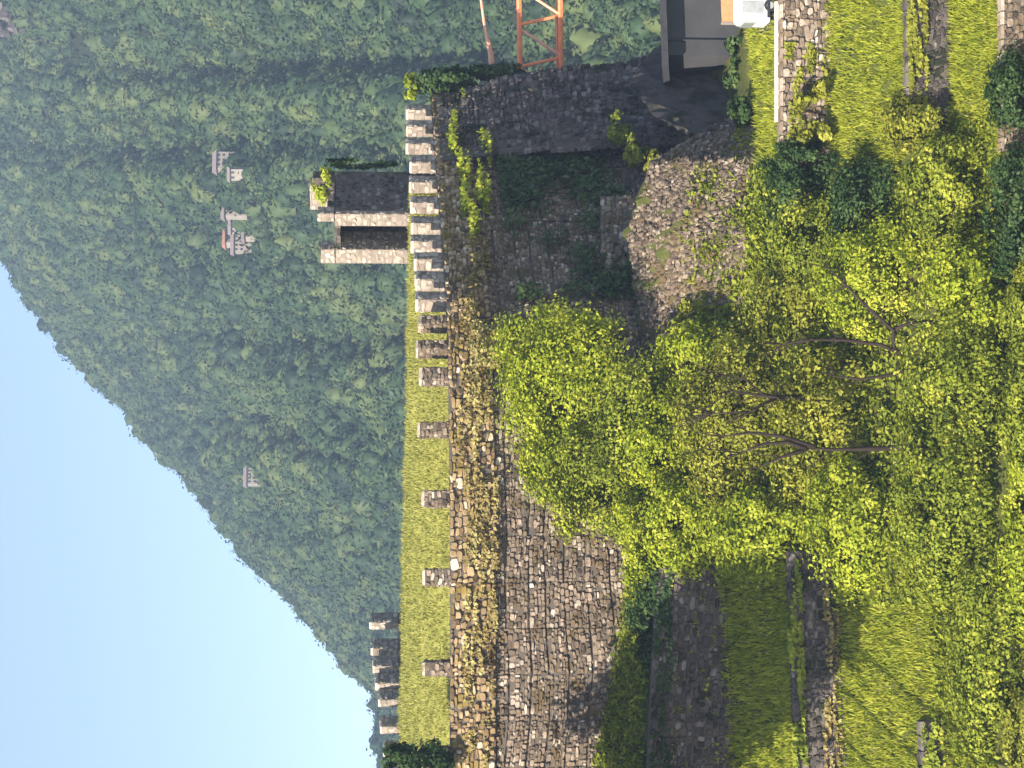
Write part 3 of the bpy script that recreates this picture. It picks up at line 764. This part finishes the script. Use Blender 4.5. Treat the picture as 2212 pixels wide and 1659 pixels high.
def bush(name, cat, label, U, V, Y, ru, rv, ry, mat, n, size=0.2, nclump=60, trunk=True, group=None, shell=0.35, cr=0.22, foot=None):
    """centre at (U,V) depth Y; radii in frame px (ru, rv) and metres in depth"""
    s = Y / FOC
    c = P(U, V, Y); r = (ru * s, ry, rv * s)
    base = np.array([c[0], c[1] + 0.2, (c[2] - rv * s - 0.5) if foot is None else foot])
    root = thing(name, base, label, cat, group)
    pos, nr, tn, cc = clumpy(c, r, n, nclump, cr, shell)
    leaf_mesh('foliage', pos, nr, size * rng.uniform(0.6, 1.35, n), tn, mat, root)
    b = MB()
    if trunk:
        rr = max(0.09, 0.035 * rv * s)
        b.tube([base, base * 0.6 + c * 0.4 + rng.normal(0, .15, 3), c * 0.92 + base * 0.08], [rr, rr * 0.8, rr * 0.4])
        for k in rng.choice(len(cc), min(len(cc), 14), replace=False):
            st_ = base * (0.55) + c * 0.45; mid = (st_ + cc[k]) / 2 + rng.normal(0, 0.25, 3)
            b.tube([st_, mid, cc[k]], [rr * 0.5, rr * 0.3, rr * 0.1], 5)
        b.build('trunk', M['bark'], root)
    return root

# bright ivy mass hanging over the middle of the wall and flowing down the slope
bush('ivy_bush', 'bush', 'bright yellow green ivy mass climbing the middle of the castle wall', 790, 1215, 97.6, 200, 140, 1.6, 'leaf_bright', 20250, 0.105, 130, cr=0.24)
bush('ivy_bush', 'bush', 'tall lime green bush against the wall right of centre, topmost in the thicket', 930, 1200, 99.2, 75, 130, 1.3, 'leaf_bright', 9450, 0.105, 70, cr=0.26)
bush('shrub', 'bush', 'mid green shrub below the topmost lime ivy in the thicket', 740, 1370, 95.8, 140, 95, 1.5, 'leaf_mid', 16875, 0.105, 110)
bush('shrub', 'bush', 'yellow green shrub spreading left of the thicket beside the banded wall', 610, 1300, 95.8, 130, 130, 1.6, 'leaf_mid', 12375, 0.105, 80)
bush('shrub', 'bush', 'lime shrub at the left edge of the thicket above the dark wall', 520, 1445, 93.6, 120, 120, 1.6, 'leaf_bright', 12600, 0.105, 80)
bush('shrub', 'bush', 'bright shrub overhanging the end of the low rubble wall', 500, 1640, 90.0, 110, 130, 1.6, 'leaf_bright', 11700, 0.105, 80)
bush('shrub', 'bush', 'broad olive shrub in the centre of the thicket behind the bare tree', 740, 1580, 93.0, 190, 120, 1.8, 'leaf_olive', 18000, 0.105, 120)
bush('shrub', 'bush', 'brownish olive scrub right of the bare tree', 965, 1720, 94.0, 140, 115, 1.9, 'leaf_olive', 13950, 0.105, 90)
bush('shrub', 'bush', 'mixed green bush below the stony slope', 1110, 1745, 94.2, 130, 80, 1.6, 'leaf_mid', 10350, 0.105, 70)
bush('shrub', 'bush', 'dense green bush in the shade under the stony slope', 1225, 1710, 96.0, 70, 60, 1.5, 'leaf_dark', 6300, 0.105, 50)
bush('shrub', 'bush', 'dark shaded bush left of the right hand grass terrace', 1205, 1870, 92.0, 120, 90, 1.5, 'leaf_dark', 10800, 0.105, 70)  # dark leaf colour of these neighbouring bushes stands for a shadow patch
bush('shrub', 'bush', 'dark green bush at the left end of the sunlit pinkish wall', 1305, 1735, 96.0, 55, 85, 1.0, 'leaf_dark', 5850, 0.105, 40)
bush('shrub', 'bush', 'lime green shrub right of the centre with fresh leaves', 1060, 1880, 90.0, 130, 130, 1.6, 'leaf_bright', 12600, 0.105, 85)
bush('shrub', 'bush', 'fresh lime bush at the bottom beneath the twisted bare branch', 985, 2080, 86.0, 160, 110, 1.6, 'leaf_bright', 13500, 0.105, 90)
bush('shrub', 'bush', 'mid green bush in the bottom right below the dark bush', 1230, 2040, 88.2, 130, 100, 1.5, 'leaf_mid', 11250, 0.105, 80)
bush('shrub', 'bush', 'yellowish bush at the left end of the mossy dark wall', 1395, 1985, 90.2, 70, 85, 1.2, 'leaf_olive', 6750, 0.105, 50)
bush('shrub', 'bush', 'dark shrub at the very bottom right of centre', 1190, 2200, 84.8, 150, 70, 1.4, 'leaf_dark', 9450, 0.105, 60)
bush('shrub', 'bush', 'olive bush low in the middle around the slender dark stem', 730, 1800, 90.0, 190, 150, 1.7, 'leaf_olive', 16875, 0.105, 110)
bush('shrub', 'bush', 'yellow green bush at lower left of the slender dark stem', 520, 1830, 87.4, 150, 95, 1.5, 'leaf_bright', 12600, 0.105, 90)
bush('shrub', 'bush', 'green thicket at the bottom left of centre', 560, 2030, 84.0, 190, 120, 1.5, 'leaf_mid', 16200, 0.105, 110)
bush('shrub', 'bush', 'shadowy green thicket at the bottom centre under the bare tree', 800, 2060, 84.8, 170, 130, 1.5, 'leaf_mid', 14850, 0.105, 100)
bush('shrub', 'bush', 'grey green thicket in the bottom left corner', 250, 2120, 82.6, 230, 75, 1.4, 'leaf_mid', 15300, 0.105, 100)
bush('shrub', 'bush', 'dark ivy cushion on top of the shaded wall at left', 330, 1420, 93.8, 130, 62, 0.9, 'leaf_dark', 9450, 0.105, 60)
bush('shrub', 'bush', 'green bush with lit top at the right end of the shaded wall', 440, 1400, 94.4, 60, 55, 0.8, 'leaf_mid', 4950, 0.105, 40)
bush('shrub', 'bush', 'low bush at the bottom edge beside the brown wall', 1440, 2190, 86.2, 100, 60, 1.2, 'leaf_dark', 6300, 0.105, 40)

bush('shrub', 'bush', 'green bush at the bottom edge under the bent bare tree', 760, 2215, 82.6, 170, 60, 1.3, 'leaf_mid', 8750, 0.105, 60)
bush('shrub', 'bush', 'grassy bush at the bottom edge between two thickets', 420, 2205, 82.0, 150, 55, 1.2, 'leaf_bright', 6500, 0.105, 60)
bush('shrub', 'bush', 'green bush at the bottom edge below the fresh lime bush', 980, 2215, 83.8, 110, 50, 1.2, 'leaf_mid', 5250, 0.105, 50)
bush('shrub', 'bush', 'yellow green bush on the bottom edge right below the green thicket', 590, 2225, 81.6, 120, 60, 1.2, 'leaf_bright', 5750, 0.105, 50)
bush('shrub', 'bush', 'olive bush in the extreme bottom left corner', 60, 2205, 81.2, 120, 42, 1.0, 'leaf_olive', 5000, 0.105, 50)
bush('ivy_bush', 'bush', 'yellow green ivy spilling from the topmost mass down towards the bare trees', 690, 1440, 94.6, 130, 100, 1.3, 'leaf_bright', 11250, 0.105, 90)
bush('ivy_bush', 'bush', 'lime ivy joining the topmost mass to the yellow green shrub at its left', 660, 1215, 96.6, 90, 90, 1.0, 'leaf_bright', 7500, 0.105, 70)
bush('shrub', 'bush', 'yellow green scrub between the stony slope and the bare trees', 880, 1500, 95.6, 80, 90, 1.2, 'leaf_bright', 6250, 0.105, 60)
# ivy sheets on the masonry
def ivy(label, mat, fn, n, size=0.17, depth=0.35, blobs=14, cat='ivy', spread=0.22):
    """fn(a,b) -> (point, outward normal), a,b in 0..1"""
    ca = rng.random((blobs, 2)); w = rng.uniform(0.4, 1.0, blobs)
    idx = rng.choice(blobs, n, p=w / w.sum())
    ab = np.clip(ca[idx] + rng.normal(0, spread / 2, (n, 2)), 0, 1)
    pts_ = np.empty((n, 3)); nr = np.empty((n, 3))
    for i in range(n):
        p, q = fn(ab[i, 0], ab[i, 1]); k = rng.random() ** 1.5
        pts_[i] = p + q * (0.08 + depth * k); nr[i] = q
    nr += rng.normal(0, 0.5, (n, 3)); nr[:, 2] += 0.35
    tb = rng.normal(0.5, 0.15, blobs)
    lo = pts_.min(0); base = (*pts_.mean(0)[:2], lo[2])
    r = thing('ivy', base, label, cat)
    leaf_mesh('leaves', pts_, nr, size * rng.uniform(0.6, 1.4, n), np.clip(tb[idx] + rng.normal(0, .15, n), 0, 1), mat, r)
    for k in range(min(blobs, 6)):
        i = np.nonzero(idx == k)[0]
        if len(i) < 2: continue
        q1 = pts_[i].mean(0); q = q1.copy(); q[2] = lo[2]
        b = MB(); b.tube([q, (q + q1) / 2 + rng.normal(0, .1, 3), q1], [0.05, 0.04, 0.015], 5); b.build('stem', M['bark'], r)
def wall_fn(u0, u1, z0, z1, o_=0.3):
    def fn(a, b_):
        U = u0 + (u1 - u0) * a; c = path_xy(U); d = path_xy(U + 3) - path_xy(U - 3); d /= np.linalg.norm(d)
        n = np.array([d[1], -d[0], 0.0]); return np.array([c[0], c[1], z0 + (z1 - z0) * b_]) + n * o_, n
    return fn
ivy('ochre dry creeper along the parapet above the left of the banded wall', 'leaf_ochre', wall_fn(10, 420, -6.4, -4.6), 900, 0.12, 0.2, 26, spread=0.08)
ivy('ochre dry creeper along the parapet above the ivy mass', 'leaf_ochre', wall_fn(430, 860, -6.5, -4.5), 1500, 0.12, 0.25, 26, spread=0.1)
ivy('golden dry creeper on the parapet left of the tower', 'leaf_ochre', wall_fn(860, 1120, -6.6, -4.8), 1700, 0.13, 0.35, 16, spread=0.18)
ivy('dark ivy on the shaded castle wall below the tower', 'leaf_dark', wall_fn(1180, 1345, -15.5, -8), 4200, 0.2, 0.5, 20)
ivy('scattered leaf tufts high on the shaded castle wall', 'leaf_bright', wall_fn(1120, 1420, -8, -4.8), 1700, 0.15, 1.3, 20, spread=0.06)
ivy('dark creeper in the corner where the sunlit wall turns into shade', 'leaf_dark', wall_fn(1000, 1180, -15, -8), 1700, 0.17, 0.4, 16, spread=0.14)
def terr_fn(ri, u0, u1, v0, v1):
    def fn(a, b_):
        U = u0 + (u1 - u0) * a; t = row_pts(rows[ri], np.array([U]))[0]; q = row_pts(rows[ri + 1], np.array([U]))[0]
        p = q + (t - q) * (v0 + (v1 - v0) * b_); p[1] = min(t[1], q[1]) - 0.15 + (max(0, t[1] - q[1])) * 0.2
        return p, np.array([0, -1.0, 0.15])
    return fn
ivy('ragged green creeper hanging over the top of the shaded wall at left', 'leaf_dark', terr_fn(1, -60, 430, 0.75, 1.05), 2600, 0.13, 0.35, 34, spread=0.1)
ivy('thin weeds scattered over the face of the shaded wall at left', 'leaf_mid', terr_fn(1, -60, 430, 0.05, 0.8), 700, 0.12, 0.25, 30, spread=0.05)
ivy('weeds growing along the top of the low wall between the grass strips', 'leaf_mid', terr_fn(3, -60, 450, 0.8, 1.1), 1500, 0.12, 0.25, 34, spread=0.07)
ivy('brown dry weeds along the foot of the low wall between the grass strips', 'leaf_ochre', terr_fn(3, -60, 450, 0.0, 0.4), 700, 0.12, 0.25, 26, spread=0.06)
ivy('moss and weeds spilling over the mossy dark wall at right', 'leaf_olive', terr_fn(5, 1400, 1700, 0.6, 1.1), 1700, 0.12, 0.25, 26, spread=0.1)
ivy('yellow weeds hanging on the left part of the sunlit pinkish wall', 'leaf_olive', terr_fn(3, 1320, 1560, 0.1, 1.0), 900, 0.12, 0.25, 16, spread=0.1)
ivy('tangled weeds half covering the broken wall stub in the grass', 'leaf_mid', terr_fn(5, -60, 115, 0.2, 1.2), 900, 0.12, 0.3, 16, spread=0.12)
def bast_fn(u0, v0, u1, v1, wU, Y):
    def fn(a, b_):
        p = P(u0 + (u1 - u0) * b_ + wU * (a - .5), v0 + (v1 - v0) * b_, Y); return p, np.array([0.3, -0.9, 0.25])
    return fn
# ivy draped over the far corner of the bastion
bush('ivy_bush', 'ivy', 'dark ivy draped over the top right corner of the bastion', 1478, 960, 130.5, 34, 75, 1.6, 'leaf_dark', 3200, 0.2, 50, trunk=False, foot=-12)
bush('ivy_bush', 'ivy', 'narrow dark ivy strip down the right edge of the bastion', 1503, 1070, 131.0, 20, 60, 1.2, 'leaf_dark', 1500, 0.2, 30, trunk=False, foot=-14)
bush('ivy_bush', 'ivy', 'sunlit yellow ivy tuft on top of the wall end by the bastion', 1470, 885, 130.0, 30, 14, 0.9, 'leaf_bright', 700, 0.17, 16, trunk=False, foot=-6)
bush('ivy_bush', 'ivy', 'bright yellow moss cushion on the tower roof', 1258, 697, TY + 4.6, 36, 20, 1.2, 'leaf_bright', 1500, 0.15, 30, trunk=False, foot=tz(724))
bush('ivy_bush', 'ivy', 'dark ivy hanging on the shaded side of the tower', 1306, 770, TY + 5.2, 10, 80, 0.5, 'leaf_dark', 700, 0.17, 20, trunk=False, foot=-4)
bush('ivy_bush', 'ivy', 'dark overgrowth on the near wall end at the left edge', 4, 895, 97.2, 52, 84, 1.0, 'leaf_dark', 3600, 0.15, 40, trunk=False, foot=-5)
# small plants on the stony slope and the shaded slope
for U, V, Y, ru, rv, mt, lab in [
    (1380, 1335, 118.5, 34, 34, 'leaf_mid', 'lit green plant at the top of the stony slope below the bastion'),
    (1335, 1375, 115.5, 36, 28, 'leaf_mid', 'lit plant in the middle of the diagonal green streak below the bastion'),
    (1300, 1415, 112.5, 32, 24, 'leaf_olive', 'lowest plant of the diagonal green streak on the stony slope'),
    (1420, 1600, 104.5, 36, 24, 'leaf_dark', 'added dark bush deepening the shade of the hollow before the grey house'),  # dark leaves added here and below to stand for shade in the hollow
    (1500, 1585, 109.0, 40, 24, 'leaf_dark', 'added dark scrub for shade at the left corner of the grey house'),
    (1560, 1590, 109.5, 36, 20, 'leaf_dark', 'added dark ragged scrub for shade between the grey house and the grass strip'),
    (1120, 1560, 100.5, 40, 30, 'leaf_olive', 'olive tuft low on the stony slope'),
    (1010, 1500, 98.8, 44, 36, 'leaf_olive', 'olive shrub at the left edge of the stony slope'),
    (1290, 1575, 104.5, 40, 22, 'leaf_olive', 'yellowish tuft near the foot of the stony slope'),
    (1365, 1760, 95.9, 34, 40, 'leaf_olive', 'yellow climber on the sunlit pinkish wall'),
    (1470, 1765, 95.8, 22, 22, 'leaf_olive', 'round yellow cushion plant at the foot of the sunlit pinkish wall'),
    (1440, 1735, 95.9, 16, 26, 'leaf_olive', 'small yellow fern high on the sunlit pinkish wall'),
]:
    bush('small_plant', 'plant', lab, U, V, Y, ru, rv, 0.8, mt, int(14 * (ru + rv)), 0.15, 18, trunk=False, foot=None)

# bare trees
def bare_tree(label, pts, r0, Y, twigs=30):
    """pts: list of polylines in frame px (U,V,dY)"""
    base = P(pts[0][0][0], pts[0][0][1], Y + pts[0][0][2])
    r = thing('bare_tree', base, label, 'tree', 'bare trees in the thicket')
    tips = []
    b = MB()
    for j, pl in enumerate(pts):
        q = [P(a, v, Y + d) for a, v, d in pl]
        rr = np.linspace(r0 if j == 0 else r0 * 0.55, 0.03, len(q))
        b.tube(q, rr, 7)
        tips += [(q[i], q[min(i + 1, len(q) - 1)] - q[max(0, i - 1)]) for i in range(1, len(q))]
        if j == 0: b.build('trunk', M['bark'], r, smooth=True)
        else: b.build('branch', M['bark'], r, smooth=True)
        b = MB()
    for k in range(twigs):
        p, d = tips[rng.integers(0, len(tips))]
        d = d / (np.linalg.norm(d) + 1e-6); e = p + (d * 0.9 + rng.normal(0, 0.55, 3) + np.array([0, 0, .4])) * rng.uniform(0.4, 1.4)
        b.tube([p, (p + e) / 2 + rng.normal(0, .08, 3), e], [0.03, 0.022, 0.01], 4)
    b.build('twigs', M['bark'], r)
bare_tree('slender dark stemmed tree with forked bare top, left of the bent one', [
    [(700, 2100, 0.2), (694, 1990, 0.1), (690, 1890, 0), (688, 1800, -.2), (690, 1740, -.2)],
    [(690, 1740, -.2), (704, 1700, -.3), (700, 1650, -.2), (680, 1600, 0)],
    [(690, 1745, -.2), (672, 1690, -.1), (650, 1640, 0)],
    [(694, 1760, -.2), (716, 1690, -.2), (724, 1620, -.1), (716, 1560, .1)]], 0.21, 86.0)
bare_tree('bent bare tree with two long curved boughs right of the slender stem', [
    [(818, 2090, .2), (840, 2050, .1), (862, 2010, 0), (890, 1960, 0)],
    [(890, 1960, 0), (915, 1900, -.1), (925, 1820, -.1), (925, 1750, 0), (915, 1690, 0)],
    [(900, 1930, 0), (945, 1930, -.1), (990, 1880, -.1), (1040, 1830, 0), (1080, 1790, 0)],
    [(872, 1990, 0), (850, 1930, -.2), (840, 1860, -.2), (846, 1800, -.2)],
    [(945, 1930, 0), (960, 1960, -.2), (965, 2000, -.2)]], 0.21, 85.8, 46)
bare_tree('grey bare snag among the shrubs beneath the ivy mass', [
    [(800, 1740, .2), (800, 1690, 0), (805, 1640, 0), (815, 1580, 0)],
    [(805, 1650, 0), (840, 1610, 0), (850, 1560, .1)],
    [(802, 1680, 0), (770, 1620, 0), (766, 1540, .1)]], 0.14, 89.2, 40)

# unseen trees added left of the picture to shade the wall and lawn
for x, y, lab in ((-22.5, 89.4, 'first of the added shade trees left of the picture, by the castle wall'), (-22.3, 86.6, 'second added shade tree left of the picture, counted from the castle wall'),
                  (-21.6, 84.6, 'third added shade tree left of the picture, counted from the castle wall'), (-21.0, 82.4, 'fourth added shade tree left of the picture, counted from the castle wall'),
                  (-20.6, 80.0, 'fifth added shade tree left of the picture, counted from the castle wall'), (-20.2, 77.4, 'last added shade tree left of the picture, lowest on the slope')):
    zc_ = -8.6
    r = thing('added_shade_tree', (x, y, -27), lab, 'tree', 'added shade trees left of the picture')
    pos, nr, tn, cc = clumpy((x, y, zc_), (2.4, 2.4, 4.6), 6500, 120, 0.26, 0.2)
    leaf_mesh('crown', pos, nr, 0.27 * rng.uniform(.7, 1.3, 6500), tn, 'leaf_dark', r)
    b = MB(); b.tube([(x, y, -28), (x, y, -16), (x, y, -5)], [0.1, 0.09, 0.04]); b.build('trunk', M['bark'], r)

# ------------------------------------------------------------------ grass
def blades(P0, h, w, nb=3):
    n = len(P0)
    p = np.repeat(P0, nb, 0); m = n * nb
    hh = np.repeat(h, nb) * rng.uniform(0.6, 1.2, m); a = rng.uniform(0, 2 * np.pi, m)
    d = np.stack([np.cos(a), np.sin(a), np.zeros(m)], -1)
    p = p + d * rng.uniform(0, 0.12, m)[:, None]
    lean = rng.normal(0, 0.35, (m, 3)); lean[:, 2] = 1
    tip = p + lean * hh[:, None]; ww = np.repeat(w, nb)[:, None]
    mid = p + lean * hh[:, None] * 0.55 + d * ww * 0.2
    sd = np.stack([-d[:, 1], d[:, 0], d[:, 2]], -1)
    V = np.stack([p - sd * ww, p + sd * ww, mid + sd * ww * 0.75, tip], 1).reshape(-1, 3)
    tn = np.repeat(np.repeat(np.clip(rng.normal(.5, .2, n), 0, 1), nb), 4)
    return V, np.arange(m * 4).reshape(-1, 4), tn
gp = []
for ri, u0, u1, n in ((2, -100, 480, 6500), (4, -100, 560, 9500), (5, -100, 620, 2500), (6, -100, 620, 6500), (2, 1300, 1800, 4200), (4, 1180, 1800, 8500), (6, 1250, 1800, 6500), (0, -100, 600, 1800), (1, 700, 1300, 900), (8, 0, 1700, 5000)):
    gp.append(terr(rng.uniform(u0, u1, n), ri, rng.uniform(0.0, 0.97, n) * (0.25 if ri == 8 else 1)))
gp = np.concatenate(gp)
for rt, u0, u1, n in ((2, -100, 450, 2200), (3, -100, 470, 2600), (5, 1380, 1700, 1500), (7, 1330, 1700, 1200), (4, -100, 470, 1500), (4, 1300, 1700, 1000)):
    e_ = row_pts(rows[rt], rng.uniform(u0, u1, n)); e_[:, 1] += rng.normal(0.1, 0.16, n); e_[:, 2] += 0.1; gp = np.concatenate([gp, e_])
V, F, T = blades(gp, 0.1 + 0.38 * rng.random(len(gp)) ** 1.8, rng.uniform(0.02, 0.05, len(gp)))
o = mesh('grass', V, F, M['grass'], tint=T); tag(o, 'bright green grass on the terraces', 'grass', kind='stuff')
n = 16000; a = rng.integers(0, 13, n); k = rng.integers(0, 89, n); fa = rng.random(n)[:, None]; fb = rng.random(n)[:, None]
q = (RM[a, k] * (1 - fa) + RM[a + 1, k] * fa) * (1 - fb) + (RM[a, k + 1] * (1 - fa) + RM[a + 1, k + 1] * fa) * fb
V, F, T = blades(q, rng.uniform(0.1, 0.3, n), rng.uniform(0.02, 0.05, n))
o = mesh('dry_grass', V, F, M['dry_grass'], tint=T); tag(o, 'yellow dry grass on the bank behind the battlements', 'grass', kind='stuff')

# ground cover and loose stones of the slopes
def rocks(P0, s, name, label, mat):
    n = len(P0)
    base = np.array([(-1, -1, -1), (1, -1, -1), (1, 1, -1), (-1, 1, -1), (-.7, -.7, .8), (.7, -.7, .8), (.7, .7, .8), (-.7, .7, .8)], float)
    Vv = base[None] * rng.uniform(0.65, 1.2, (n, 8, 1)) * (s * np.array([1.3, 0.9, 0.6]))[:, None] if s.ndim == 2 else base[None] * rng.uniform(0.65, 1.2, (n, 8, 1)) * s[:, None, None] * np.array([1.3, 0.9, 0.6])
    a = rng.uniform(0, 6.28, n); co, si = np.cos(a)[:, None], np.sin(a)[:, None]
    X = Vv[..., 0] * co - Vv[..., 1] * si; Y_ = Vv[..., 0] * si + Vv[..., 1] * co
    Vv = np.stack([X, Y_, Vv[..., 2]], -1) + P0[:, None]
    fc = np.array([(4, 5, 6, 7), (0, 1, 5, 4), (1, 2, 6, 5), (2, 3, 7, 6), (3, 0, 4, 7)])
    F = (np.arange(n)[:, None, None] * 8 + fc[None]).reshape(-1, 4)
    o = mesh(name, Vv.reshape(-1, 3), F, M[mat], tint=np.repeat(np.clip(rng.normal(.3, .22, n), 0, 1), 8))
    tag(o, label, 'stones', kind='stuff')
rk = np.concatenate([terr(rng.uniform(770, 1440, 4600), 0, rng.uniform(0.02, 1, 4600)), terr(rng.uniform(770, 1420, 5000), 1, rng.uniform(0, 1, 5000))])
rocks(rk, rng.uniform(0.05, 0.17, len(rk)), 'rubble', 'loose pinkish brown stones covering the slope under the castle wall', 'stone')
gc = np.concatenate([terr(rng.uniform(430, 1300, 15000), 3, rng.random(15000)), terr(rng.uniform(430, 1300, 9000), 2, rng.random(9000)), terr(rng.uniform(350, 1300, 9000), 4, rng.random(9000)),
                     terr(rng.uniform(0, 1400, 9000), 6, rng.random(9000)), terr(rng.uniform(0, 1700, 9000), 8, rng.random(9000) * 0.3), terr(rng.uniform(450, 1000, 7000), 1, rng.random(7000)),
                     terr(np.concatenate([rng.normal(k_, 22, 260) for k_ in (820, 870, 960, 1040, 1110, 1190, 1260, 1350, 1400)]), 1, np.concatenate([np.clip(rng.normal(m_, 0.13, 260), 0, 1) for m_ in (.3, .7, .4, .85, .5, .9, .35, .8, .6)])), terr(rng.uniform(-50, 480, 2500), 0, rng.random(2500))])
nn = len(gc); gc = gc + rng.normal(0, .05, gc.shape); gc[:, 2] += rng.uniform(0.05, 0.5, nn)
nr = rng.normal(0, .5, (nn, 3)); nr[:, 2] += 0.8
o = leaf_mesh('ground_cover', gc, nr, rng.uniform(0.08, 0.2, nn), np.clip(rng.normal(.5, .2, nn), 0, 1), 'leaf_mid')
tag(o, 'low green undergrowth covering the ground among the bushes', 'undergrowth', kind='stuff')

# ------------------------------------------------------------------ air
m = bpy.data.materials.new('haze'); m.use_nodes = True; n = m.node_tree.nodes; n.clear()
ou = n.new('ShaderNodeOutputMaterial'); pv = n.new('ShaderNodeVolumePrincipled')
pv.inputs['Color'].default_value = (0.54, 0.70, 1.0, 1); pv.inputs['Density'].default_value = 0.00028; pv.inputs['Anisotropy'].default_value = 0.0
m.node_tree.links.new(pv.outputs[0], ou.inputs['Volume'])
b = MB(); b.box((200, 1225, 317), (3700, 2560, 786)); o = b.build('haze', [m]); o['kind'] = 'stuff'
